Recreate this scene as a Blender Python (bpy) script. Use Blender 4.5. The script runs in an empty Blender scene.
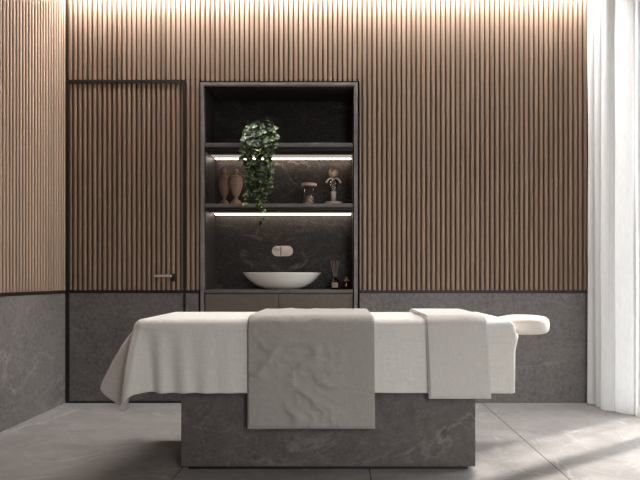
import bpy, bmesh, math, random
from mathutils import Vector, Matrix, noise
random.seed(7)
PI = math.pi
scene = bpy.context.scene
COL = scene.collection

# ---------------------------------------------------------------- helpers
def link(o, parent=None):
    COL.objects.link(o)
    if parent is not None:
        o.parent = parent
    return o

def origin_of(p):
    v = Vector((0, 0, 0))
    while p is not None:
        v += p.location
        p = p.parent
    return v

def tag(o, label=None, cat=None, group=None, kind=None):
    if label: o['label'] = label
    if cat: o['category'] = cat
    if group: o['group'] = group
    if kind: o['kind'] = kind
    return o

def empty(name, loc, label=None, cat=None, group=None, kind=None):
    o = bpy.data.objects.new(name, None)
    o.empty_display_size = 0.1
    o.location = loc
    link(o)
    return tag(o, label, cat, group, kind)

class MB:
    """collects world-space geometry and builds one mesh object"""
    def __init__(s):
        s.v, s.f, s.sm = [], [], []
    def add(s, verts, faces, smooth=False):
        n = len(s.v)
        s.v += [Vector(p) for p in verts]
        s.f += [tuple(i + n for i in f) for f in faces]
        s.sm += [smooth] * len(faces)
        return s
    def box(s, x0, x1, y0, y1, z0, z1):
        v = [(x, y, z) for x in (x0, x1) for y in (y0, y1) for z in (z0, z1)]
        return s.add(v, [(0,1,3,2),(4,6,7,5),(0,4,5,1),(2,3,7,6),(0,2,6,4),(1,5,7,3)])
    def lathe(s, prof, c, n=40, rx=1.0, ry=1.0, flute=None, smooth=True):
        """prof: list of (r, z); closed at the poles with r=0; c: centre"""
        rings = []
        vs = []
        fs = []
        for r, z in prof:
            if r < 1e-6:
                rings.append([len(vs)]); vs.append((c[0], c[1], c[2] + z))
            else:
                ring = []
                for k in range(n):
                    a = 2*PI*k/n
                    q = r
                    if flute and flute[0] <= z <= flute[1]:
                        q = r * (1 + flute[3]*math.cos(flute[2]*a))
                    ring.append(len(vs)); vs.append((c[0] + q*rx*math.cos(a), c[1] + q*ry*math.sin(a), c[2] + z))
                rings.append(ring)
        for a, b in zip(rings, rings[1:]):
            for k in range(n):
                k2 = (k+1) % n
                if len(a) == 1 and len(b) == 1: continue
                if len(a) == 1: fs.append((a[0], b[k2], b[k]))
                elif len(b) == 1: fs.append((a[k], a[k2], b[0]))
                else: fs.append((a[k], a[k2], b[k2], b[k]))
        return s.add(vs, fs, smooth)
    def tube(s, pts, r, n=8, r1=None):
        pts = [Vector(p) for p in pts]
        vs, fs = [], []
        up = None
        m = len(pts)
        for i, p in enumerate(pts):
            t = (pts[min(i+1, m-1)] - pts[max(i-1, 0)]).normalized()
            if up is None:
                up = t.orthogonal().normalized()
            up = (up - t*up.dot(t)).normalized()
            w = t.cross(up)
            rr = r if r1 is None else r + (r1-r)*i/(m-1)
            for k in range(n):
                a = 2*PI*k/n
                vs.append(p + up*rr*math.cos(a) + w*rr*math.sin(a))
        for i in range(m-1):
            for k in range(n):
                k2 = (k+1) % n
                fs.append((i*n+k, i*n+k2, (i+1)*n+k2, (i+1)*n+k))
        fs.append(tuple(range(n))[::-1]); fs.append(tuple((m-1)*n+k for k in range(n)))
        return s.add(vs, fs, True)
    def grid(s, P, smooth=True, closed_u=False):
        nu, nv = len(P), len(P[0])
        vs = [p for row in P for p in row]
        fs = []
        for i in range(nu if closed_u else nu-1):
            i2 = (i+1) % nu
            for j in range(nv-1):
                fs.append((i*nv+j, i2*nv+j, i2*nv+j+1, i*nv+j+1))
        return s.add(vs, fs, smooth)
    def build(s, name, mat, parent=None, bevel=0.0, segs=2, weld=False, solid=0.0, loc=None):
        off = origin_of(parent) if parent is not None else Vector(loc or (0, 0, 0))
        me = bpy.data.meshes.new(name)
        me.from_pydata([p - off for p in s.v], [], s.f)
        me.polygons.foreach_set('use_smooth', s.sm)
        bm = bmesh.new(); bm.from_mesh(me)
        if weld:
            bmesh.ops.remove_doubles(bm, verts=bm.verts, dist=1e-5)
            bmesh.ops.dissolve_degenerate(bm, edges=bm.edges, dist=1e-6)
        bmesh.ops.recalc_face_normals(bm, faces=bm.faces)
        bm.to_mesh(me); bm.free()
        me.materials.append(mat)
        o = bpy.data.objects.new(name, me)
        if parent is None and loc: o.location = loc
        link(o, parent)
        if solid:
            m = o.modifiers.new('thickness', 'SOLIDIFY'); m.thickness = solid; m.offset = -1
        if bevel:
            m = o.modifiers.new('bevel', 'BEVEL'); m.width = bevel; m.segments = segs
            m.limit_method = 'ANGLE'; m.angle_limit = math.radians(40)
        return o

# ---------------------------------------------------------------- materials
def srgb(r, g, b):
    def c(u):
        u /= 255.0
        return u/12.92 if u <= 0.04045 else ((u+0.055)/1.055)**2.4
    return (c(r), c(g), c(b), 1.0)

class NT:
    def __init__(s, name):
        s.m = bpy.data.materials.new(name); s.m.use_nodes = True
        s.t = s.m.node_tree; s.n = s.t.nodes; s.l = s.t.links
        s.b = s.n.get('Principled BSDF')
    def new(s, typ, **kw):
        nd = s.n.new(typ)
        for k, v in kw.items():
            if k in nd.inputs.keys(): pass
            setattr(nd, k, v)
        return nd
    def inp(s, nd, **kw):
        for k, v in kw.items():
            nd.inputs[k.replace('_', ' ')].default_value = v
        return nd
    def link(s, a, b): s.l.new(a, b)
    def coords(s, scale=(1,1,1), rot=(0,0,0)):
        tc = s.new('ShaderNodeTexCoord'); mp = s.new('ShaderNodeMapping')
        mp.inputs['Scale'].default_value = scale; mp.inputs['Rotation'].default_value = rot
        s.link(tc.outputs['Object'], mp.inputs['Vector'])
        return mp.outputs['Vector']
    def noise(s, vec, scale, detail=4, rough=0.55, dist=0.0):
        nd = s.new('ShaderNodeTexNoise')
        s.inp(nd, Scale=scale, Detail=detail, Roughness=rough, Distortion=dist)
        s.link(vec, nd.inputs['Vector'])
        return nd.outputs['Fac']
    def ramp(s, fac, stops):
        r = s.new('ShaderNodeValToRGB')
        e = r.color_ramp.elements
        e[0].position, e[0].color = stops[0]
        e[1].position, e[1].color = stops[-1]
        for p, c in stops[1:-1]:
            q = e.new(p); q.color = c
        s.link(fac, r.inputs['Fac'])
        return r.outputs['Color']
    def mix(s, fac, a, b, mode='MIX'):
        m = s.new('ShaderNodeMix', data_type='RGBA', blend_type=mode)
        if isinstance(fac, float): m.inputs[0].default_value = fac
        else: s.link(fac, m.inputs[0])
        for i, v in ((6, a), (7, b)):
            if isinstance(v, tuple): m.inputs[i].default_value = v
            else: s.link(v, m.inputs[i])
        return m.outputs[2]
    def math(s, op, a, b=None, clamp=False):
        m = s.new('ShaderNodeMath', operation=op, use_clamp=clamp)
        for i, v in ((0, a), (1, b)):
            if v is None: continue
            if isinstance(v, (int, float)): m.inputs[i].default_value = v
            else: s.link(v, m.inputs[i])
        return m.outputs[0]
    def bump(s, h, strength=0.3, dist=0.01):
        b = s.new('ShaderNodeBump'); s.inp(b, Strength=strength, Distance=dist)
        s.link(h, b.inputs['Height']); s.link(b.outputs['Normal'], s.b.inputs['Normal'])

def plain(name, col, rough=0.5, metal=0.0, spec=0.5, grain=0.0):
    t = NT(name)
    t.inp(t.b, Base_Color=col, Roughness=rough, Metallic=metal)
    t.b.inputs['Specular IOR Level'].default_value = spec
    v = t.coords()
    f = t.noise(v, 60, 3)
    k = 0.02 if min(col[:3]) > 0.5 else 0.10
    c2 = tuple(min(1, x*(1+k)) for x in col[:3]) + (1,)
    c1 = tuple(x*(1-k) for x in col[:3]) + (1,)
    t.link(t.ramp(f, [(0.3, c1), (0.7, c2)]), t.b.inputs['Base Color'])
    if grain: t.bump(f, grain, 0.002)
    return t.m

def stone(name, dark, light, vein, rough=0.5, vscale=0.55, vamt=0.5, rot=(0,0,0), joints=None, mottle=9.0, vwidth=0.012):
    t = NT(name)
    v = t.coords(rot=rot)
    f1 = t.noise(v, mottle, 8, 0.68)
    f2 = t.noise(v, 2.2, 5, 0.6, 0.6)
    f = t.math('ADD', t.math('MULTIPLY', f1, 0.65), t.math('MULTIPLY', f2, 0.35))
    base = t.ramp(f, [(0.36, dark), (0.66, light)])
    speck = t.noise(v, 85, 3, 0.7)
    base = t.mix(t.math('MULTIPLY', t.math('GREATER_THAN', speck, 0.6), 0.18), base, vein)
    # veins: thin level lines of a warped noise, broken up by another noise
    v2 = t.coords(scale=(1.0, 1.0, 1.9), rot=(rot[0], rot[1]+0.45, rot[2]+0.3))
    vn = t.noise(v2, vscale, 6, 0.52, 1.1)
    d = t.math('ABSOLUTE', t.math('SUBTRACT', vn, 0.5))
    line = t.math('SUBTRACT', 1.0, t.math('DIVIDE', d, vwidth), True)
    brk = t.noise(v, 3.1, 3)
    brk = t.math('MULTIPLY', t.math('SUBTRACT', brk, 0.47), 6.0, True)
    line = t.math('MULTIPLY', t.math('MULTIPLY', line, brk), vamt)
    vn2 = t.noise(v2, vscale*2.7, 5, 0.6, 0.8)
    d2 = t.math('ABSOLUTE', t.math('SUBTRACT', vn2, 0.52))
    l2 = t.math('MULTIPLY', t.math('SUBTRACT', 1.0, t.math('DIVIDE', d2, vwidth*1.2), True), vamt*0.35)
    colr = t.mix(t.math('ADD', line, l2, True), base, vein)
    if joints:
        tc = t.new('ShaderNodeTexCoord'); sx = t.new('ShaderNodeSeparateXYZ')
        t.link(tc.outputs['Object'], sx.inputs[0])
        acc = None
        for ax, val, w in joints:
            q = t.math('LESS_THAN', t.math('ABSOLUTE', t.math('SUBTRACT', sx.outputs[ax], val)), w)
            acc = q if acc is None else t.math('MAXIMUM', acc, q)
        colr = t.mix(acc, colr, srgb(58, 52, 50))
    t.link(colr, t.b.inputs['Base Color'])
    t.link(t.math('ADD', t.math('MULTIPLY', f1, 0.25), rough-0.12), t.b.inputs['Roughness'])
    t.b.inputs['Specular IOR Level'].default_value = 0.35
    t.bump(f1, 0.12, 0.01)
    return t.m

def wood(name, a, b, c, axis='Z'):
    t = NT(name)
    g = t.new('ShaderNodeNewGeometry')
    rnd = g.outputs['Random Per Island']
    tc = t.new('ShaderNodeTexCoord'); mp = t.new('ShaderNodeMapping')
    mp.inputs['Scale'].default_value = (1, 1, 0.045)
    cx = t.new('ShaderNodeCombineXYZ')
    t.link(t.math('MULTIPLY', rnd, 37.0), cx.inputs[2])
    t.link(t.math('MULTIPLY', rnd, 11.0), cx.inputs[0])
    add = t.new('ShaderNodeVectorMath', operation='ADD')
    t.link(tc.outputs['Object'], add.inputs[0]); t.link(cx.outputs[0], add.inputs[1])
    t.link(add.outputs[0], mp.inputs['Vector'])
    f = t.noise(mp.outputs['Vector'], 170, 4, 0.6, 0.2)
    f2 = t.noise(mp.outputs['Vector'], 22, 3, 0.5, 0.3)
    f = t.math('ADD', t.math('MULTIPLY', f, 0.5), t.math('MULTIPLY', f2, 0.5))
    base = t.ramp(f, [(0.3, a), (0.52, b), (0.72, c)])
    tint = t.ramp(rnd, [(0.0, (0.90, 0.895, 0.88, 1)), (0.5, (1, 0.98, 0.96, 1)), (1.0, (1.08, 1.05, 1.02, 1))])
    base = t.mix(1.0, base, tint, 'MULTIPLY')
    t.link(base, t.b.inputs['Base Color'])
    t.inp(t.b, Roughness=0.7)
    t.b.inputs['Specular IOR Level'].default_value = 0.12
    return t.m

def fabric(name, col, weave=420, var=0.10, wr=0.35):
    t = NT(name)
    v = t.coords()
    w1 = t.new('ShaderNodeTexWave', wave_type='BANDS', bands_direction='X'); w2 = t.new('ShaderNodeTexWave', wave_type='BANDS', bands_direction='Z')
    for w in (w1, w2):
        t.inp(w, Scale=weave/6.28, Distortion=1.5, Detail=2.0); t.link(v, w.inputs['Vector'])
    weav = t.math('ADD', w1.outputs['Fac'], w2.outputs['Fac'])
    slub = t.noise(t.coords(scale=(4, 4, 60)), 6, 4, 0.6)
    slub2 = t.noise(t.coords(scale=(60, 4, 4)), 6, 4, 0.6)
    s = t.math('ADD', t.math('MULTIPLY', slub, 0.5), t.math('MULTIPLY', slub2, 0.5))
    lo = tuple(x*(1-var) for x in col[:3]) + (1,); hi = tuple(min(1, x*(1+var)) for x in col[:3]) + (1,)
    t.link(t.ramp(s, [(0.35, lo), (0.65, hi)]), t.b.inputs['Base Color'])
    t.inp(t.b, Roughness=0.9)
    t.b.inputs['Specular IOR Level'].default_value = 0.15
    t.b.inputs['Sheen Weight'].default_value = 0.15
    crease = t.noise(t.coords(rot=(0, 0.6, 0), scale=(1.2, 1, 1)), 16, 4, 0.55, 0.7)
    h = t.math('ADD', t.math('MULTIPLY', weav, 0.03), t.math('MULTIPLY', crease, 0.6))
    h = t.math('ADD', h, t.math('MULTIPLY', s, 0.12))
    t.bump(h, wr, 0.02)
    return t.m

def emit(name, col, strength):
    t = NT(name)
    t.n.remove(t.b)
    e = t.new('ShaderNodeEmission'); e.inputs['Color'].default_value = col; e.inputs['Strength'].default_value = strength
    t.link(e.outputs[0], t.n['Material Output'].inputs['Surface'])
    return t.m

def glass(name, col=(1,1,1,1), rough=0.02, fac=0.12):
    t = NT(name)
    t.n.remove(t.b)
    tr = t.new('ShaderNodeBsdfTransparent'); tr.inputs['Color'].default_value = col
    gl = t.new('ShaderNodeBsdfGlossy'); gl.inputs['Roughness'].default_value = rough
    fr = t.new('ShaderNodeFresnel'); fr.inputs['IOR'].default_value = 1.45
    mx = t.new('ShaderNodeMixShader')
    t.link(t.math('ADD', t.math('MULTIPLY', fr.outputs[0], 0.8), fac*0.3, True), mx.inputs[0])
    t.link(tr.outputs[0], mx.inputs[1]); t.link(gl.outputs[0], mx.inputs[2])
    t.link(mx.outputs[0], t.n['Material Output'].inputs['Surface'])
    return t.m

def curtain_mat(name, see=0.0):
    t = NT(name)
    t.n.remove(t.b)
    v = t.coords(scale=(30, 30, 2))
    f = t.noise(v, 8, 3)
    c = t.ramp(f, [(0.3, srgb(224, 224, 224)), (0.7, srgb(238, 238, 238))])
    d = t.new('ShaderNodeBsdfDiffuse'); tl = t.new('ShaderNodeBsdfTranslucent')
    t.link(c, d.inputs['Color']); t.link(c, tl.inputs['Color'])
    mx = t.new('ShaderNodeMixShader'); mx.inputs[0].default_value = 0.27
    t.link(d.outputs[0], mx.inputs[1]); t.link(tl.outputs[0], mx.inputs[2])
    out = mx.outputs[0]
    if see:
        tr = t.new('ShaderNodeBsdfTransparent'); m2 = t.new('ShaderNodeMixShader'); m2.inputs[0].default_value = see
        t.link(out, m2.inputs[1]); t.link(tr.outputs[0], m2.inputs[2]); out = m2.outputs[0]
    t.link(out, t.n['Material Output'].inputs['Surface'])
    return t.m

def leaf_mat(name):
    t = NT(name)
    g = t.new('ShaderNodeNewGeometry')
    v = t.coords()
    f = t.noise(v, 55, 3)
    rnd = g.outputs['Random Per Island']
    base = t.ramp(rnd, [(0.0, srgb(22, 38, 18)), (0.6, srgb(34, 56, 25)), (1.0, srgb(66, 88, 40))])
    pale = t.math('MULTIPLY', t.math('GREATER_THAN', f, 0.58), t.math('GREATER_THAN', rnd, 0.5))
    c = t.mix(t.math('MULTIPLY', pale, 0.7), base, srgb(186, 200, 132))
    t.link(c, t.b.inputs['Base Color'])
    t.inp(t.b, Roughness=0.6)
    return t.m

M = {}
M['wood'] = wood('slat_wood', srgb(124, 106, 93), srgb(143, 124, 109), srgb(157, 138, 122))
M['wood_prop'] = wood('urn_wood', srgb(118, 94, 80), srgb(144, 118, 102), srgb(166, 140, 122))
M['black'] = plain('black_metal', srgb(24, 21, 20), 0.5)
M['void'] = plain('dark_backing', srgb(34, 26, 22), 0.9, spec=0.1)
M['felt'] = plain('brown_backing', srgb(82, 62, 46), 0.95, spec=0.1)
M['dado'] = stone('dado_stone', srgb(88, 84, 82), srgb(128, 122, 119), srgb(168, 162, 158), 0.55, 0.7, 0.32, (0.2, 0, 0.4), mottle=38.0)
M['niche'] = stone('niche_stone', srgb(30, 27, 26), srgb(50, 45, 43), srgb(140, 130, 124), 0.5, 0.8, 0.35, (0.9, 0.3, 0.1), mottle=20.0)
M['niche_frame'] = stone('niche_frame_stone', srgb(98, 95, 94), srgb(130, 126, 124), srgb(160, 155, 150), 0.5, 0.8, 0.2)
M['shelf'] = stone('shelf_stone', srgb(84, 80, 79), srgb(108, 103, 101), srgb(140, 135, 130), 0.5, 0.8, 0.2)
M['base'] = stone('base_stone', srgb(78, 71, 69), srgb(106, 98, 95), srgb(156, 147, 142), 0.5, 0.9, 0.42, (0.3, 0.5, 0.9), mottle=18.0)
M['floor'] = stone('floor_stone', srgb(124, 120, 118), srgb(155, 150, 148), srgb(198, 194, 191), 0.5, 0.8, 0.45, (0, 0, 0.5),
                   joints=[(0, 1.136, 0.0035), (0, 0.153, 0.0035), (0, -0.83, 0.003), (1, 2.2, 0.003), (1, -0.2, 0.003)], mottle=6.0)
M['paint'] = plain('white_paint', srgb(214, 209, 203), 0.8, spec=0.2)
M['front'] = plain('taupe_paint', srgb(120, 112, 106), 0.8, spec=0.2)
M['cabinet'] = plain('taupe_lacquer', srgb(104, 93, 86), 0.5, spec=0.3)
M['ceramic'] = plain('white_ceramic', srgb(226, 222, 216), 0.35)
M['rose'] = plain('rose_brushed_metal', srgb(226, 214, 207), 0.4, 0.05)
M['chrome'] = plain('bright_metal', srgb(220, 214, 206), 0.3, 0.8)
M['sheet'] = fabric('white_linen', srgb(218, 213, 208))
M['towel_grey'] = fabric('grey_satin_linen', srgb(164, 159, 153), wr=0.6)
M['towel_pale'] = fabric('oatmeal_linen', srgb(204, 199, 194), wr=0.4)
M['leather'] = plain('cream_vinyl', srgb(216, 207, 198), 0.5, grain=0.03)
M['hole'] = plain('dark_padding', srgb(60, 52, 48), 0.8)
M['curtain'] = curtain_mat('white_voile')
M['sheer'] = curtain_mat('sheer_voile', 0.55)
M['leaf'] = leaf_mat('variegated_leaf')
M['stem'] = plain('vine_green', srgb(70, 92, 48), 0.6)
M['pot'] = plain('brown_clay', srgb(84, 58, 46), 0.7)
M['soil'] = plain('soil', srgb(44, 34, 28), 0.95)
M['glass'] = glass('clear_glass')
M['pane'] = glass('window_glass', (0.97, 0.98, 0.98, 1), 0.0, 0.02)
M['amber'] = glass('amber_glass', (0.42, 0.25, 0.15, 1), 0.05, 0.2)
M['salts'] = plain('beige_salts', srgb(178, 152, 118), 0.9, grain=0.6)
M['white_fill'] = plain('white_powder', srgb(226, 220, 212), 0.9)
M['cork'] = plain('pale_cork', srgb(188, 162, 140), 0.8, grain=0.3)
M['reed'] = plain('reed_wood', srgb(160, 138, 120), 0.8)
M['label'] = plain('kraft_label', srgb(190, 168, 150), 0.8)
M['ribbon'] = plain('pale_ribbon', srgb(220, 210, 198), 0.7)
M['led'] = emit('shelf_led', (1.0, 0.84, 0.68, 1), 12.0)
M['underside_glow'] = emit('shelf_underside_glow', (1.0, 0.82, 0.66, 1), 0.42)  # weak emission imitating the shelf underside lit by its strip
M['cove'] = emit('cove_led', (1.0, 0.97, 0.94, 1), 300.0)
M['mat'] = plain('grey_vinyl', srgb(120, 116, 112), 0.7)

# ---------------------------------------------------------------- dimensions (metres)
YB = 4.60            # face of the back wall cladding
XL, XR = -2.196, 2.16
YF = -1.10
ZC = 3.30
DADO = 0.891         # centre of the dado trim
NX0, NX1, NZ1 = -1.116, 0.142, 2.566     # outer niche frame
DX0, DX1, DZ1 = XL, -1.236, 2.584        # door

# ---------------------------------------------------------------- setting
f = MB().box(XL-0.15, XR+0.15, YF-0.15, 5.15, -0.1, 0.0).build('floor', M['floor']); tag(f, kind='structure')

c = MB()
c.box(XL-0.15, XR+0.15, YF-0.15, 4.32, ZC, ZC+0.12)
c.box(XL-0.15, XR+0.15, 4.32, 5.15, 3.52, 3.64)
c.box(XL-0.15, XR+0.15, 4.26, 4.32, ZC, 3.64)
ce = c.build('ceiling', M['paint']); tag(ce, kind='structure')
MB().box(XL+0.01, XR-0.04, 4.500, 4.525, 3.375, 3.390).build('led_strip', M['cove'], ce)
MB().box(XL+0.01, XR-0.04, 4.490, 4.535, 3.391, 3.52).build('led_channel', M['black'], ce)

PITCH = 0.0393
def slats(x0, x1, z0, z1, face, normal='y', depth=0.016, w=0.0262, anchor=1.985):
    """vertical battens on one common grid: front face at `face`; normal 'y' = back wall, 'x' = left wall (runs along y)"""
    m = MB()
    i = 0
    while True:
        cx = anchor - (i+0.5)*PITCH
        i += 1
        a0, a1 = max(cx - w/2, x0), min(cx + w/2, x1)
        if cx + w/2 < x0: break
        if a1 - a0 < 0.007: continue
        q = (a1-a0)/w
        prof = [(a0, depth), (a0, 0.006), (a0+0.0022*q, 0.0028), (a0+0.0062*q, 0.0006), (a0+0.0105*q, 0),
                (a1-0.0105*q, 0), (a1-0.0062*q, 0.0006), (a1-0.0022*q, 0.0028), (a1, 0.006), (a1, depth)]
        k = len(prof)
        vs = []
        for z in (z0, z1):
            for a, d in prof:
                vs.append((a, face+d, z) if normal == 'y' else (face-d, a, z))
        fs = [(j, (j+1) % k, (j+1) % k + k, j+k) for j in range(k)] + [tuple(range(k)), tuple(range(2*k-1, k-1, -1))]
        m.add(vs, fs)
    return m

ZT = 3.52
TZ0, TZ1 = DADO-0.012, DADO+0.012
wb = MB()
wb.box(DX1, NX0-0.012, YB+0.018, 5.15, 0, ZT)
wb.box(NX1+0.012, XR+0.15, YB+0.018, 5.15, 0, ZT)
wb.box(XL-0.15, DX1, YB+0.018, 5.15, DZ1, ZT)
wb.box(XL-0.15, DX1, YB+0.06, 5.15, 0, DZ1)
wb.box(NX0-0.012, NX1+0.012, YB+0.018, 5.15, NZ1+0.012, ZT)
wb.box(NX0-0.012, NX1+0.012, 5.02, 5.15, 0, NZ1+0.012)
wall = wb.build('wall_back', M['void']); tag(wall, kind='structure')
sl = slats(NX1+0.013, 1.986, TZ1, ZT, YB)
sl2 = slats(DX1+0.003, NX0-0.013, TZ1, ZT, YB)
sl3 = slats(NX0-0.0125, NX1+0.0125, NZ1+0.014, ZT, YB)
sl4 = slats(XL+0.002, DX1+0.0025, DZ1+0.002, ZT, YB)
MB().box(NX1+0.018, 1.985, YB+0.014, YB+0.0175, TZ1, NZ1+0.032).build('cladding_backing', M['felt'], wall)
MB().box(DX1+0.003, NX0-0.016, YB+0.014, YB+0.0175, TZ1, NZ1+0.02).build('cladding_backing', M['felt'], wall)
MB().box(XL+0.002, 1.985, YB+0.014, YB+0.0175, NZ1+0.0325, ZT).build('cladding_backing', M['felt'], wall)
sl.build('slat_cladding', M['wood'], wall)
sl2.build('slat_cladding', M['wood'], wall)
sl3.build('slat_cladding', M['wood'], wall)
sl4.build('slat_cladding', M['wood'], wall)
MB().box(NX1+0.016, XR, YB+0.002, YB+0.018, 0, TZ0-0.002).build('stone_dado', M['dado'], wall)
MB().box(DX1+0.002, NX0-0.016, YB+0.002, YB+0.018, 0, TZ0-0.002).build('stone_dado', M['dado'], wall)
t1 = MB().box(NX1+0.014, 2.0, YB-0.002, YB+0.018, TZ0, TZ1).build('trim_1', M['black']); tag(t1, kind='structure')
t2 = MB().box(DX1+0.002, NX0-0.014, YB-0.002, YB+0.018, TZ0, TZ1).build('trim_2', M['black']); tag(t2, kind='structure')

# flush door, clad like the wall, in a thin black frame
door = empty('door_1', ((DX0+DX1)/2, YB+0.03, 0), kind='structure')
FW = 0.028
fr = MB()
fr.box(DX0+0.001, DX0+FW, YB-0.004, YB+0.055, 0, DZ1)
fr.box(DX1-FW+0.010, DX1+0.002, YB-0.004, YB+0.055, 0, DZ1)
fr.box(DX0+FW, DX1-FW+0.010, YB-0.004, YB+0.055, DZ1-0.024, DZ1)
fr.box(DX0+FW, DX1-FW+0.010, YB-0.001, YB+0.055, 0, 0.014)
fr.build('door_frame', M['black'], door)
MB().box(DX0+FW+0.002, DX1-FW+0.009, YB+0.018, YB+0.055, 0.015, DZ1-0.025).build('door_leaf', M['void'], door)
MB().box(DX0+FW+0.003, DX1-FW+0.009, YB+0.014, YB+0.0175, TZ1, DZ1-0.026).build('cladding_backing', M['felt'], door)
slats(DX0+FW+0.002, DX1-FW+0.008, TZ1, DZ1-0.027, YB).build('slat_panel', M['wood'], door)
MB().box(DX0+FW+0.003, DX1-FW+0.009, YB+0.002, YB+0.018, 0.016, TZ0-0.001).build('stone_panel', M['dado'], door)
MB().box(DX0+FW+0.002, DX1-FW+0.009, YB-0.002, YB+0.018, TZ0, TZ1).build('rail', M['black'], door)
hd = MB().box(-1.352, -1.318, YB-0.010, YB+0.002, 0.972, 1.034)
hd.tube([(-1.336, YB-0.008, 1.016), (-1.336, YB-0.055, 1.016)], 0.010, 14)
hdo = hd.build('door_handle', M['black'], door, bevel=0.002)
MB().box(-1.466, -1.330, YB-0.062, YB-0.046, 1.007, 1.025).build('lever', M['chrome'], hdo, bevel=0.004)

wl = MB().box(XL-0.15, XL-0.018, YF-0.15, YB+0.018, 0, ZT)
wallL = wl.build('wall_left', M['void']); tag(wallL, kind='structure')
MB().box(XL-0.0175, XL-0.014, YF, YB, TZ1, ZT).build('cladding_backing', M['felt'], wallL)
slats(YF, YB+0.012, TZ1, ZC, XL, 'x', w=0.0305, anchor=YB+0.012).build('slat_cladding', M['wood'], wallL)
slats(4.33, YB+0.012, ZC+0.001, ZT, XL, 'x', w=0.0305, anchor=YB+0.012).build('slat_cladding', M['wood'], wallL)
MB().box(XL-0.018, XL-0.002, YF, YB, 0, TZ0-0.002).build('stone_dado', M['dado'], wallL)
t3 = MB().box(XL-0.018, XL+0.002, YF, YB-0.003, TZ0, TZ1).build('trim_3', M['black']); tag(t3, kind='structure')

# right wall with a tall window opening
WY0, WY1, WZ0, WZ1 = 3.10, 4.30, 0.06, 3.05
FX0, FX1, FZ0, FZ1 = 0.75, 2.05, 0.40, 3.05      # unseen window, added behind the camera for frontal light
wr = MB()
wr.box(XR, XR+0.15, WY1, YB+0.018, 0, ZT)
wr.box(XR, XR+0.15, YF-0.15, WY0, 0, ZT)
wr.box(XR, XR+0.15, WY0, WY1, WZ1, ZT)
wr.box(XR, XR+0.15, WY0, WY1, 0, WZ0)
wallR = wr.build('wall_right', M['paint']); tag(wallR, kind='structure')
wfm = MB()
wfm.box(XL-0.15, FX0, YF-0.15, YF, 0, ZT); wfm.box(FX1, XR+0.15, YF-0.15, YF, 0, ZT)
wfm.box(FX0, FX1, YF-0.15, YF, 0, FZ0); wfm.box(FX0, FX1, YF-0.15, YF, FZ1, ZT)
wf = wfm.build('wall_front', M['front']); tag(wf, kind='structure')
win = empty('window_1', (XR+0.08, (WY0+WY1)/2, WZ0), kind='structure')
wfr = MB()
wfr.box(XR+0.05, XR+0.11, WY0, WY1, WZ0, WZ0+0.05)
wfr.box(XR+0.05, XR+0.11, WY0, WY1, WZ1-0.05, WZ1)
for yy, ww in ((WY0, 0.06), (3.71, 0.12), (WY1-0.05, 0.05)):
    wfr.box(XR+0.05, XR+0.11, yy, yy+ww, WZ0+0.05, WZ1-0.05)
wfr.build('window_frame', M['black'], win)
MB().box(XR+0.078, XR+0.082, WY0+0.02, WY1-0.02, WZ0+0.02, WZ1-0.02).build('pane', M['pane'], win)

win2 = empty('unseen_window', ((FX0+FX1)/2, YF-0.08, FZ0), kind='structure')
wfr = MB()
wfr.box(FX0, FX1, YF-0.11, YF-0.05, FZ0, FZ0+0.05); wfr.box(FX0, FX1, YF-0.11, YF-0.05, FZ1-0.05, FZ1)
for xx in (FX0, (FX0+FX1)/2-0.03, FX1-0.06):
    wfr.box(xx, xx+0.06, YF-0.11, YF-0.05, FZ0+0.05, FZ1-0.05)
wfr.build('window_frame', M['black'], win2)
MB().box(FX0+0.02, FX1-0.02, YF-0.082, YF-0.078, FZ0+0.02, FZ1-0.02).build('pane', M['pane'], win2)

# ---------------------------------------------------------------- curtain
cur = empty('curtain', (1.99, 4.2, 0.0), 'floor-length white curtain hanging in soft folds at the right wall', 'curtain')
P = []
zs = [0.012 + (ZC-0.03-0.012)*j/40 for j in range(41)]
path = []                                            # plan of the gathered curtain
n = 90
for i in range(n+1):                                 # three tight folds along the wall ...
    k = i/n; y = 4.572 - 0.330*k
    ph = 2*PI*3.0*k + 0.25*math.sin(7*k)
    sg = math.sin(ph - 0.5)
    path.append((2.000 + 0.012*k - 0.042*math.copysign(abs(sg)**0.55, sg), y + 0.018*math.cos(ph-0.5), 1.0))
x0_, y0_ = path[-1][0], path[-1][1]
for i in range(1, 41):                               # ... and a last broad fold turning towards the glass
    k = i/40
    path.append((x0_ + (2.118-x0_)*k, y0_ + (4.150-y0_)*k - 0.020*math.sin(PI*k), 0.35))
for qx, qy, am in path:
    row = []
    for z in zs:
        hz = z/ZC
        x = qx + am*0.010*(1-hz)*math.sin(40*qy) + 0.006*noise.noise(Vector((qy*6, z*1.3, 3.0)))
        y = qy + 0.007*noise.noise(Vector((qx*6+2, z*1.1, qy*4)))
        row.append((x, min(y, 4.592), z))
    P.append(row)
MB().grid(P).build('drape', M['curtain'], cur)
MB().box(1.985, 2.045, 2.2, 4.585, ZC-0.028, ZC-0.001).build('curtain_track', M['paint'], cur)
sh = empty('sheer_curtain', (2.125, 4.03, 0.0), 'sheer pale curtain edge at the far right, beside the folded white curtain', 'curtain')
P = []
for i in range(60):
    y = 4.135 - 0.14*i/59
    P.append([(2.118 + 0.016*math.sin(2*PI*i/59*2.0) + 0.004*math.sin(z*2), y, z) for z in zs])
MB().grid(P).build('drape', M['sheer'], sh)

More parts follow.
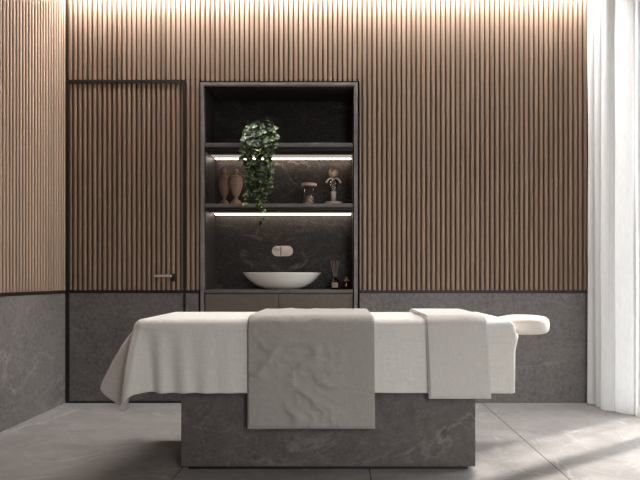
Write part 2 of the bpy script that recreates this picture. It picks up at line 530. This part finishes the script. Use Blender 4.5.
# ---------------------------------------------------------------- niche with lit shelves
IX0, IX1, IZ1 = -1.091, 0.113, 2.540
YN = 5.00
nic = empty('shelf_niche', ((NX0+NX1)/2, YB+0.2, 0.0), 'tall dark stone wall niche with two lit shelves behind the massage table', 'shelves')
fm = MB()
fm.box(NX0, IX0, YB-0.004, YN, 0, NZ1)
fm.box(IX1, NX1, YB-0.004, YN, 0, NZ1)
fm.box(IX0, IX1, YB-0.004, YN, IZ1, NZ1)
fm.build('surround', M['niche_frame'], nic)
MB().box(IX0+0.0, IX1, YB+0.03, YN, IZ1-0.008, IZ1-0.0005).build('top_lining', M['niche'], nic)
MB().box(IX0, IX1, YN-0.015, YN+0.015, 0, IZ1).build('back_panel', M['niche'], nic)
MB().box(IX0+0.0005, IX0+0.008, YB+0.03, YN-0.016, 0.9, IZ1-0.009).build('side_lining', M['niche'], nic)
MB().box(IX1-0.008, IX1-0.0005, YB+0.03, YN-0.016, 0.9, IZ1-0.009).build('side_lining', M['niche'], nic)
def shelf(ztop, zmid, zbot):
    s = MB().box(IX0+0.009, IX1-0.009, YB+0.004, YN-0.016, zmid, ztop).build('shelf', M['shelf'], nic, bevel=0.002)
    MB().box(IX0+0.010, IX1-0.010, YB+0.018, 4.770, zbot, zmid-0.0005).build('shelf_underside', M['black'], s)
    MB().box(IX0+0.012, IX1-0.012, 4.771, 4.980, zbot+0.004, zmid-0.001).build('glowing_underside', M['underside_glow'], s)  # underside board made to glow, standing in for light from the strip
    MB().box(IX0+0.02, IX1-0.02, 4.920, 4.950, zbot-0.002, zbot+0.0035).build('led_strip', M['led'], s)
    return s
shelf(2.082, 2.050, 2.022)
shelf(1.596, 1.568, 1.545)

# vanity under the niche
van = empty('vanity_cabinet', (-0.49, YB+0.2, 0.0), 'taupe two-door vanity cabinet set low in the stone niche', 'cabinet')
MB().box(IX0+0.012, IX1-0.012, YB+0.03, YN-0.02, 0.06, 0.878).build('body', M['cabinet'], van)
MB().box(IX0+0.03, IX1-0.03, YB+0.07, YN-0.04, 0.0, 0.06).build('plinth', M['black'], van)
xm = -0.490
for a, b in ((IX0+0.012, xm-0.003), (xm+0.003, IX1-0.012)):
    MB().box(a, b, YB+0.008, YB+0.029, 0.065, 0.872).build('door', M['cabinet'], van, bevel=0.0015)
ct = MB().box(IX0+0.009, IX1-0.009, YB+0.003, YN-0.017, 0.880, 0.905).build('countertop', M['shelf'], bevel=0.002, loc=(-0.49, YB+0.2, 0.88))
tag(ct, 'dark stone countertop carrying the white basin in the niche', 'countertop')

# basin
bs = empty('wash_basin', (-0.484, 4.80, 0.905), 'wide white bowl basin on the dark stone countertop', 'basin')
prof_o = []
for i in range(25):
    a = i/24
    prof_o.append((0.085 + 0.240*a, 0.002 + 0.134*(0.12*a + 0.88*a**2.6)))
prof = [(0.0, 0.0), (0.080, 0.0)] + prof_o + [(0.324, 0.139), (0.319, 0.140), (0.314, 0.137)]
for i in range(20):
    a = 1 - i/19
    prof.append((0.004 + 0.306*a, 0.030 + 0.106*(0.05*a + 0.95*a**2.4)))
prof.append((0.0, 0.03))
MB().lathe(prof, (-0.484, 4.80, 0.9055), 72, 1.0, 0.53).build('bowl', M['ceramic'], bs)
MB().lathe([(0, 0.031), (0.022, 0.031), (0.022, 0.036), (0.018, 0.038), (0, 0.038)], (-0.484, 4.80, 0.906), 24).build('drain', M['chrome'], bs)

# wall mixer
mx = empty('wall_mixer', (-0.498, 4.985, 1.234), 'rose metal mixer plate on the niche wall above the basin', 'tap')
pl = MB(); n = 32; vs = []
for yy in (4.984, 4.972):
    for k in range(n):
        a = 2*PI*k/n
        sx = 1 if math.cos(a) >= 0 else -1
        vs.append((-0.498 + sx*0.046 + 0.045*math.cos(a), yy, 1.234 + 0.045*math.sin(a)))
pl.add(vs, [(k, (k+1) % n, n+(k+1) % n, n+k) for k in range(n)] + [tuple(range(n)), tuple(range(2*n-1, n-1, -1))])
pl.build('plate', M['rose'], mx, bevel=0.002)
MB().tube([(-0.455, 4.9715, 1.234), (-0.455, 4.935, 1.234)], 0.029, 28).build('knob', M['rose'], mx, bevel=0.002)
MB().box(-0.556, -0.524, 4.83, 4.9715, 1.238, 1.264).build('spout', M['chrome'], mx, bevel=0.006)
MB().box(-0.515, -0.507, 4.966, 4.9715, 1.195, 1.272).build('divider', M['cabinet'], mx)

# ---------------------------------------------------------------- shelf props
def urn(name, loc, h, r, label, group):
    e = empty(name, loc, label, 'urn', group)
    k = h/0.30
    body = [(0, 0), (0.046, 0), (0.047, 0.010), (0.044, 0.022), (0.034, 0.036), (0.018, 0.048), (0.014, 0.060), (0.018, 0.074), (0.031, 0.096),
            (0.043, 0.128), (0.051, 0.165), (0.053, 0.190), (0.050, 0.208), (0.054, 0.211), (0.054, 0.220), (0.048, 0.224), (0.040, 0.228), (0, 0.228)]
    s = r/0.053
    MB().lathe([(q*s, z*k) for q, z in body], loc, 64, flute=(0.09*k, 0.20*k, 14, 0.045)).build('body', M['wood_prop'], e)
    lid = [(0, 0.2285), (0.044, 0.2285), (0.044, 0.234), (0.030, 0.243), (0.014, 0.250), (0.011, 0.256), (0.018, 0.264), (0.022, 0.276), (0.019, 0.288), (0.010, 0.297), (0, 0.300)]
    MB().lathe([(q*s, z*k) for q, z in lid], loc, 40).build('lid', M['wood_prop'], e)
    return e
urn('lidded_urn', (-0.853, 4.715, 1.5965), 0.300, 0.054, 'right one of the two fluted brown urns, closest to the trailing plant', 'lidded urns on the lower shelf')
urn('lidded_urn', (-0.958, 4.765, 1.5965), 0.312, 0.046, 'left one of the two fluted brown urns, slimmer and set further back', 'lidded urns on the lower shelf')

j = empty('glass_canister', (-0.2545, 4.72, 1.5965), 'small glass canister with a wide flat wooden lid, half full of brown contents', 'jar')
MB().lathe([(0, 0.0), (0.044, 0.0), (0.046, 0.004), (0.046, 0.155), (0.043, 0.155), (0.043, 0.006), (0, 0.006)], j.location, 40).build('jar_body', M['glass'], j)
MB().lathe([(0, 0.007), (0.0425, 0.007), (0.0425, 0.072), (0.02, 0.078), (0, 0.080)], j.location, 32).build('contents', M['salts'], j)
MB().lathe([(0, 0.1555), (0.060, 0.1555), (0.064, 0.159), (0.064, 0.174), (0.060, 0.178), (0, 0.178)], j.location, 40).build('lid', M['cork'], j)

b = empty('stoppered_bottle', (-0.053, 4.72, 1.5965), 'slim glass bottle with a round wooden stopper and pale bow', 'bottle')
MB().lathe([(0, 0), (0.070, 0), (0.074, 0.003), (0.074, 0.022), (0.070, 0.026), (0, 0.026)], b.location, 40).build('stand', M['cork'], b)
MB().lathe([(0, 0.0265), (0.028, 0.0265), (0.031, 0.031), (0.031, 0.185), (0.026, 0.200), (0.016, 0.208), (0.015, 0.225), (0.012, 0.225), (0.013, 0.207), (0.024, 0.196), (0.028, 0.183), (0.028, 0.033), (0, 0.031)], b.location, 40).build('bottle_body', M['glass'], b)
MB().lathe([(0, 0.034), (0.0275, 0.034), (0.0275, 0.110), (0, 0.110)], b.location, 32).build('contents', M['white_fill'], b)
MB().lathe([(0, 0.2255)] + [(0.040*math.sin(a*PI/18), 0.267-0.040*math.cos(a*PI/18)) for a in range(2, 18)] + [(0, 0.307)], b.location, 32).build('stopper', M['cork'], b)
bw = MB()
bl = Vector(b.location)
for sgn in (-1, 1):
    bw.tube([bl + Vector((sgn*q[0], -0.018 + q[1], 0.205+q[2])) for q in ((0.0, 0, 0.004), (0.022, -0.008, 0.014), (0.042, -0.008, 0.004), (0.060, 0, -0.022))], 0.004, 8, 0.008)
bw.build('bow', M['ribbon'], b)

d = empty('reed_diffuser', (-0.041, 4.75, 0.9055), 'amber glass reed diffuser on the countertop right of the basin', 'diffuser')
MB().lathe([(0, 0), (0.034, 0), (0.036, 0.003), (0.036, 0.066), (0.030, 0.080), (0.014, 0.086), (0.014, 0.104), (0.011, 0.104), (0.011, 0.084), (0.026, 0.077), (0.032, 0.064), (0.032, 0.006), (0, 0.006)], d.location, 36).build('bottle_body', M['amber'], d)
lp = []
for i in range(13):
    a = -PI/2 - 0.75 + 1.5*i/12
    lp.append([(-0.041+0.0375*math.cos(a), 4.75+0.0375*math.sin(a), 0.9055+z) for z in (0.016, 0.056)])
MB().grid(lp).build('label_band', M['label'], d)
for k, (dx, dy) in enumerate(((-0.030, 0.0), (-0.016, 0.03), (-0.005, -0.02), (0.010, 0.02), (0.022, -0.012), (0.032, 0.012))):
    MB().tube([(-0.041-dx*0.15, 4.75-dy*0.15, 0.92), (-0.041+dx*1.1, 4.75+dy, 1.150-0.25*abs(dx))], 0.0018, 6).build('reed', M['reed'], d)
k = empty('small_jar', (0.052, 4.76, 0.9055), 'small dark jar with a pale knob at the far right of the countertop', 'jar')
MB().lathe([(0, 0), (0.026, 0), (0.029, 0.004), (0.029, 0.062), (0.024, 0.070), (0, 0.071)], k.location, 32).build('jar_body', M['amber'], k)
MB().lathe([(0, 0.0715), (0.026, 0.0715), (0.026, 0.078), (0.008, 0.082), (0.006, 0.088), (0.010, 0.095), (0.007, 0.102), (0, 0.104)], k.location, 28).build('lid', M['reed'], k)

# ---------------------------------------------------------------- trailing plant
pp = Vector((-0.640, 4.745, 2.0825))
pe = empty('trailing_pothos', pp, 'trailing green plant in a brown pot, vines falling from the upper shelf', 'plant')
MB().lathe([(0, 0), (0.058, 0), (0.062, 0.004), (0.080, 0.120), (0.084, 0.122), (0.084, 0.135), (0.078, 0.135), (0.074, 0.118), (0, 0.112)], pp, 40).build('pot', M['pot'], pe)
MB().lathe([(0, 0.113), (0.073, 0.119), (0.06, 0.126), (0, 0.130)], pp, 32).build('soil', M['soil'], pe)
rnd = random.Random(21)
vines, leaves = MB(), MB()
def leaf(p, d, nrm, L):
    d = d.normalized(); nrm = (nrm - d*nrm.dot(d)).normalized(); w = d.cross(nrm)
    prof = [(0.0, 0.05), (0.12, 0.36), (0.32, 0.46), (0.55, 0.40), (0.78, 0.22), (1.0, 0.0)]
    vs, fs = [], []
    for t, hw in prof:
        c0 = p + d*L*t + nrm*(-0.22*L*t*t)
        for sgn in (-1, 0, 1):
            vs.append(c0 + w*(sgn*hw*L) + nrm*(0.12*L*abs(sgn)*hw*2))
    for i in range(len(prof)-1):
        a = i*3
        fs += [(a, a+1, a+4, a+3), (a+1, a+2, a+5, a+4)]
    leaves.add(vs, fs, True)
top = pp + Vector((0, 0, 0.125))
ends = []
for i in range(34):
    a = rnd.uniform(0, 2*PI)
    if i < 19:
        # vines over the front of the shelf
        x = -0.640 + rnd.uniform(-0.125, 0.135)
        zend = [1.33, 1.40, 1.56, 1.60, 1.57, 1.64, 1.70, 1.62, 1.75, 1.86, 1.90, 1.80, 1.68, 1.60, 1.66, 1.72, 1.78, 1.62, 1.84][i]
        tight = max(0.0, (2.0-zend))
        xe = -0.650 + (x+0.640)*(0.3 if zend < 1.5 else 0.55) - 0.02*tight
        yf = 4.545 - rnd.uniform(0, 0.05)
        pts = [top + Vector((rnd.uniform(-.03, .03), rnd.uniform(-.03, .03), 0)), top + Vector(((x+0.640)*0.5, -0.08, 0.045)),
               Vector((x, 4.60 - 0.03, 2.16)), Vector((x, yf, 2.05))]
        nseg = max(2, int((2.05-zend)/0.06))
        for q in range(1, nseg+1):
            u = q/nseg
            pts.append(Vector((x + (xe-x)*u + rnd.uniform(-.012, .012), yf + rnd.uniform(-.012, .012), 2.05 + (zend-2.05)*u)))
    else:
        r = rnd.uniform(0.07, 0.155); h = rnd.uniform(0.02, 0.085)
        pts = [top, top + Vector((r*0.5*math.cos(a), r*0.4*math.sin(a)-0.02, h)), top + Vector((r*math.cos(a), r*0.6*math.sin(a)-0.05, h*0.9))]
    vines.tube(pts, 0.0028, 6, 0.0016)
    # leaves along the vine
    for s in range(len(pts)-1):
        seg = pts[s+1]-pts[s]
        m = max(1, int(seg.length/0.030))
        for q in range(m):
            p = pts[s] + seg*((q+rnd.random())/m)
            if p.z < 1.56 and rnd.random() < 0.40: continue
            if s == 0 and i < 19 and rnd.random() < 0.4: continue
            aa = rnd.uniform(0, 2*PI)
            out = Vector((math.cos(aa)*0.9, -0.35 + 0.55*math.sin(aa), rnd.uniform(-0.7, 0.25)))
            nr = Vector((rnd.uniform(-.5, .5), -0.75, rnd.uniform(0.2, 1.0)))
            p = p + Vector((0, -0.008, 0))
            leaf(p, out, nr, rnd.uniform(0.034, 0.062) * (0.85 if p.z < 1.56 else 1.0))
for i in range(len(leaves.v)):      # nothing may pass through the shelf edge or the back panel
    v = leaves.v[i]
    if v.z < 2.09 and v.y > 4.575: v.y = 4.575 - 0.1*(v.y-4.575)
vines.build('vines', M['stem'], pe)
leaves.build('foliage', M['leaf'], pe)

# ---------------------------------------------------------------- treatment table
TX0, TX1, TY0, TY1, TZ = -1.070, 0.898, 2.930, 3.640, 0.786
tb = empty('massage_table', (-0.06, 3.28, 0.0), 'massage table on a dark stone block with a cream face cradle', 'massage table')
MB().box(-0.824, 0.702, 2.980, 3.600, 0.020, 0.600).build('base', M['base'], tb, bevel=0.002)
MB().box(-0.790, 0.668, 3.005, 3.570, 0.0, 0.0195).build('plinth', M['black'], tb)
mb = MB().box(TX0+0.012, TX1-0.012, TY0+0.012, TY1-0.012, 0.601, TZ-0.012)
mb.build('mattress', M['mat'], tb, bevel=0.05, segs=5)
# face cradle: a padded ring with a face opening
cr = []
for i in range(72):
    a = 2*PI*i/72
    ca, sa = math.cos(a), math.sin(a)
    px = math.copysign(abs(ca)**0.75, ca); py = math.copysign(abs(sa)**0.75, sa)
    cx, cy = 1.030 + 0.085*px, 3.285 + 0.085*py
    nx, ny = ca, sa
    row = []
    for q in range(28):
        b2 = 2*PI*q/28
        e1 = math.copysign(abs(math.cos(b2))**0.62, math.cos(b2)); e2 = math.copysign(abs(math.sin(b2))**0.62, math.sin(b2))
        dip = 0.012*max(0, -ca)
        row.append((cx + nx*0.068*e1, cy + ny*0.068*e1, 0.733 + 0.050*e2 - (dip if e2 > 0 else 0)))
    row.append(row[0])
    cr.append(row)
cro = MB().grid(cr, closed_u=True).build('face_cradle', M['leather'], tb, weld=True)
for ay in (3.225, 3.325):
    MB().box(0.80, 0.93, ay, ay+0.02, 0.700, 0.720).build('cradle_arm', M['black'], tb)

# ---------------------------------------------------------------- bed sheet
def sstep(a, b, x):
    t = max(0.0, min(1.0, (x-a)/(b-a))); return t*t*(3-2*t)
def wr(p, sc=7.0):
    """crease height field"""
    h = 0
    q = Vector(p)*sc
    h += 0.6*(1-abs(noise.noise(q))*2.2)
    h += 0.3*(1-abs(noise.noise(q*2.1+Vector((7, 3, 1))))*2.2)
    return h - 0.45

R = 0.050
# perimeter of the mattress top (rounded rectangle), starting at the back middle, counter-clockwise seen from above
per = []
RC = 0.06
def arc_pts(cx, cy, a0, a1, n, RC=0.06):
    return [((cx + RC*math.cos(a0+(a1-a0)*i/n), cy + RC*math.sin(a0+(a1-a0)*i/n)), (math.cos(a0+(a1-a0)*i/n), math.sin(a0+(a1-a0)*i/n))) for i in range(n+1)]
def line_pts(p0, p1, nrm, n):
    return [((p0[0]+(p1[0]-p0[0])*i/n, p0[1]+(p1[1]-p0[1])*i/n), nrm) for i in range(1, n)]
NL, NS, NC = 240, 84, 20
per += arc_pts(TX0+RC, TY1-RC, PI/2, PI, NC)
per += line_pts((TX0, TY1-RC), (TX0, TY0+RC), (-1, 0), NS)
per += arc_pts(TX0+RC, TY0+RC, PI, 1.5*PI, NC)
RR = 0.022
per += line_pts((TX0+RC, TY0), (TX1-RR, TY0), (0, -1), NL)
per += arc_pts(TX1-RR, TY0+RR, 1.5*PI, 2*PI, NC, RR)
per += line_pts((TX1, TY0+RR), (TX1, TY1-RR), (1, 0), NS)
per += arc_pts(TX1-RR, TY1-RR, 0, PI/2, NC, RR)
per += line_pts((TX1-RR, TY1), (TX0+RC, TY1), (0, 1), NL)
HEM = 0.412
NV = 48
rows = []
for (px, py), (nx, ny) in per:
    left = max(0.0, -nx)            # how much this station faces the left end
    front = max(0.0, -ny)
    right = max(0.0, nx)
    # flare: outward offset at the hem
    fl = 0.006
    hem = HEM
    if nx < -0.01:
        u = (TY1-py)/(TY1-TY0)                    # 0 back .. 1 front
        prof_f = 0.15 + 0.065*math.exp(-((u-0.74)/0.22)**2)
        tipd = sstep(0.80, 1.0, u)
        fl = left*(prof_f*(1-tipd) + 0.035*tipd) + (1-left)*0.03
        hem = (0.455*(1-sstep(0.68, 1.0, u)) + 0.322*sstep(0.68, 1.0, u))*left + (1-left)*(HEM if ny > 0 else 0.322*(left>0) + 0.0)
        if ny < 0:      # the corner itself
            w = left
            hem = HEM + (0.322-HEM)*sstep(0.15, 0.75, w)
            fl = 0.035*sstep(0.0, 1.0, w) + 0.065*math.sin(PI*w)**1.2
    elif nx > 0.01:
        u = (TY1-py)/(TY1-TY0)
        fl = 0.065*right*math.exp(-((u-0.72)/0.2)**2)
    fr_left = front*math.exp(-((px-TX0)/0.19)) if nx <= 0.01 else 0
    row = []
    for j in range(NV+1):
        t = j/NV
        Ltot = R*PI/2 + (TZ-R-hem)
        s = t*Ltot
        if s < R*PI/2:
            a = s/R
            off = -R + R*math.sin(a); z = TZ - R + R*math.cos(a)
            v = 0
        else:
            off = 0; z = TZ - R - (s-R*PI/2)
            v = (s-R*PI/2)/(TZ-R-hem)
        o = off
        if right > 0.5:
            o += fl*math.exp(-((v-0.16)/0.13)**2)*min(1, v*12)
        else:
            o += fl*(v**0.66 if left > 0.5 else v)
        # pleats at the left of the front
        if fr_left > 0.02:
            k = px-TX0
            o += fr_left*0.042*v**0.7*math.sin(2*PI*k/0.115 - 1.2 + 0.9*(1-v))
        o += front*0.006*math.sin(px*9.0+1.0)*v
        ix = min(max(px - nx*R, TX0+R), TX1-R); iy = min(max(py - ny*R, TY0+R), TY1-R)
        g_ = 1 + off/R                              # 0 on the flat top, 1 on the hanging side
        o -= off
        p3 = Vector((ix + (px-ix)*g_ + nx*o, iy + (py-iy)*g_ + ny*o, z))
        amp = 0.0035*(0.4+0.6*v)
        n0 = noise.noise(Vector((p3.x*3.1, p3.y*3.1, p3.z*1.8)))
        dd = amp*(0.7*wr((p3.x*1.3, p3.y, p3.z*0.8), 5.0)) + 0.004*n0*v
        zz = z + 0.004*noise.noise(Vector((p3.x*6, p3.y*6, 4)))*v
        row.append((p3.x + nx*dd, p3.y + ny*dd, zz + (0.002*n0 if v == 0 else 0)))
    rows.append(row)
sheet = MB()
sheet.grid(rows, closed_u=True)
# top: rings shrinking to the middle line
rings = []
half = (TY1-TY0)/2 - R
for (px, py), (nx, ny) in per:
    row = []
    ix, iy = px - nx*R, py - ny*R
    for q in range(19):
        ins = half*q/18
        xx = min(max(ix, TX0+R+ins), TX1-R-ins); yy = min(max(iy, TY0+R+ins), TY1-R-ins)
        zz = TZ + (0.003*noise.noise(Vector((xx*5, yy*5, 1))) if q > 0 else 0)
        row.append((xx, yy, zz))
    row[0] = None
    rings.append(row)
for r_, row in zip(rings, rows): r_[0] = row[0]
sheet.grid(rings, closed_u=True)
so = sheet.build('bed_sheet', M['sheet'], weld=True, loc=(-0.1, 3.28, 0.79))
m = so.modifiers.new('thickness', 'SOLIDIFY'); m.thickness = 0.004; m.offset = -1
tag(so, 'long white linen sheet draped over the whole massage table', 'bed sheet')

# ---------------------------------------------------------------- towels laid across the table
def towel(name, mat, x0, x1, front_hem, back_hem, lift, label, skew, crease, seed):
    root = empty(name, ((x0+x1)/2, 3.28, TZ), label, 'towel')
    def layer(nm, x0, x1, off, fh, th, amp, par):
        nu = int((x1-x0)/0.009); m = MB()
        Rr = R + off
        # profile length stations from the back hem over the top to the front hem
        yb, yf = TY1, TY0
        Lb = TZ-R-back_hem; La = Rr*PI/2; Lt = (yb-yf) - 2*R; Lf = TZ-R-fh
        tot = Lb+La+Lt+La+Lf
        nv = int(tot/0.009)
        P = []
        for i in range(nu+1):
            u = i/nu
            row = []
            for jj in range(nv+1):
                s = tot*jj/nv
                if s < Lb: y, z, n = yb+off, back_hem+s, Vector((0, 1, 0))
                elif s < Lb+La:
                    a = (s-Lb)/Rr; n = Vector((0, math.cos(a), math.sin(a))); y, z = yb-R+Rr*math.cos(a), TZ-R+Rr*math.sin(a)
                elif s < Lb+La+Lt:
                    y, z, n = yb-R-(s-Lb-La), TZ+off, Vector((0, 0, 1))
                elif s < Lb+2*La+Lt:
                    a = (s-Lb-La-Lt)/Rr; n = Vector((0, -math.sin(a), math.cos(a))); y, z = yf+R-Rr*math.sin(a), TZ-R+Rr*math.cos(a)
                else: y, z, n = yf-off, TZ-R-(s-Lb-2*La-Lt), Vector((0, -1, 0))
                v = max(0.0, (s-Lb-2*La-Lt)/Lf)
                x = x0 + (x1-x0)*u
                xs = skew*(v if v > 0 else 0)
                edge = min(1.0, min(u, 1-u)*12.0)
                # slanting creases
                g = Vector((x*crease[0] + z*crease[1], z*crease[2] - x*crease[3], seed + y*2))
                rid = max(0.0, 1-abs(noise.noise(g))*3.2)
                g2 = g*2.3 + Vector((4, 9, 0))
                rid2 = max(0.0, 1-abs(noise.noise(g2))*3.0)
                mask = sstep(-0.15, 0.35, noise.noise(Vector((x*3.3+seed, z*3.3, y*2))))
                h = amp*((rid*0.75+rid2*0.35)*mask + 0.5*noise.noise(Vector((x*2.5, y*2.5+z*2.5, seed+5)))) * (0.35+0.65*edge) * (0.3 + 0.7*sstep(0, 0.25, v) if v > 0 else 0.3)
                h += 0.010*v*v*(1 if v > 0 else 0)
                h = max(h, -0.001) if v == 0 else h
                p = Vector((x+xs, y, z)) + n*max(h, -0.002)
                row.append(p)
            P.append(row)
        m.grid(P)
        o = m.build(nm, mat, root)
        md = o.modifiers.new('thickness', 'SOLIDIFY'); md.thickness = th; md.offset = -1
        bv = o.modifiers.new('bevel', 'BEVEL'); bv.width = th*0.35; bv.segments = 2; bv.limit_method = 'ANGLE'; bv.angle_limit = 1.0
        return o
    lo = layer('folded_underlayer', x0-0.004, x1+0.004, lift, front_hem-0.006, 0.0045, 0.002, root)
    hi = layer('cloth', x0+0.003, x1-0.003, lift+0.010, front_hem+0.006, 0.006, 0.020, root)
    return root
towel('bed_runner', M['towel_grey'], -0.468, 0.170, 0.240, 0.45, 0.011,
      'darker grey folded runner hanging low over the middle of the table', 0.004, (5.6, 4.6, 6.4, 3.2), 3.0)
towel('linen_towel', M['towel_pale'], 0.440, 0.748, 0.392, 0.50, 0.011,
      'pale folded towel laid across the table end nearest the face cradle', 0.014, (3.2, 2.0, 3.0, 1.6), 11.0)

# ---------------------------------------------------------------- light
w = bpy.data.worlds.new('world'); scene.world = w
w.use_nodes = True
bg = w.node_tree.nodes['Background']
bg.inputs['Strength'].default_value = 12.0
wt = w.node_tree
wtc = wt.nodes.new('ShaderNodeTexCoord'); wsx = wt.nodes.new('ShaderNodeSeparateXYZ'); wrp = wt.nodes.new('ShaderNodeValToRGB'); wma = wt.nodes.new('ShaderNodeMath')
wma.operation = 'MULTIPLY_ADD'; wma.inputs[1].default_value = 0.5; wma.inputs[2].default_value = 0.5
wt.links.new(wtc.outputs['Generated'], wsx.inputs[0]); wt.links.new(wsx.outputs[2], wma.inputs[0]); wt.links.new(wma.outputs[0], wrp.inputs[0])
e_ = wrp.color_ramp.elements                     # ground below the horizon, bright hazy sky above it
e_[0].position, e_[0].color = 0.47, (0.20, 0.19, 0.18, 1)
e_[1].position, e_[1].color = 0.60, (0.98, 0.99, 1.0, 1)
wt.links.new(wrp.outputs[0], bg.inputs['Color'])
sd = bpy.data.lights.new('sun', 'SUN'); sd.energy = 32.0; sd.angle = math.radians(2.5); sd.color = (1.0, 0.95, 0.88)
so_ = bpy.data.objects.new('sun', sd); link(so_)
dirv = Vector((-0.83, -0.55, -1.0*math.tan(math.radians(50)))).normalized()
so_.rotation_euler = dirv.to_track_quat('-Z', 'Y').to_euler()
so_.location = (5, 7, 6)
pd = bpy.data.lights.new('window_portal', 'AREA'); pd.shape = 'RECTANGLE'; pd.size = WZ1-WZ0; pd.size_y = WY1-WY0
pd.cycles.is_portal = True
po = bpy.data.objects.new('window_portal', pd); link(po)
po.location = (XR+0.16, (WY0+WY1)/2, (WZ0+WZ1)/2)
po.rotation_euler = Vector((-1, 0, 0)).to_track_quat('-Z', 'Y').to_euler()
# portal axes: local Y follows world Z here
pd.size, pd.size_y = WY1-WY0, WZ1-WZ0

pd2 = bpy.data.lights.new('window_portal', 'AREA'); pd2.shape = 'RECTANGLE'; pd2.size, pd2.size_y = FX1-FX0, FZ1-FZ0
pd2.cycles.is_portal = True
po2 = bpy.data.objects.new('window_portal', pd2); link(po2)
po2.location = ((FX0+FX1)/2, YF-0.16, (FZ0+FZ1)/2)
po2.rotation_euler = Vector((0, 1, 0)).to_track_quat('-Z', 'Y').to_euler()

# ---------------------------------------------------------------- camera
cd = bpy.data.cameras.new('camera'); cam = bpy.data.objects.new('camera', cd); link(cam)
cam.location = (0, 0, 0.992); cam.rotation_euler = (PI/2, 0, 0)
cd.sensor_width = 36; cd.lens = 575/640*36
cd.shift_x = -20/640; cd.shift_y = 39/640
cd.clip_start = 0.05
scene.camera = cam

scene.view_settings.view_transform = 'Standard'
scene.view_settings.look = 'None'
scene.view_settings.gamma = 1
scene.view_settings.use_curve_mapping = False
scene.view_settings.exposure = 0.08
scene.cycles.use_denoising = True
scene.cycles.max_bounces = 10
scene.cycles.diffuse_bounces = 6
scene.cycles.transparent_max_bounces = 16
scene.cycles.sample_clamp_indirect = 8
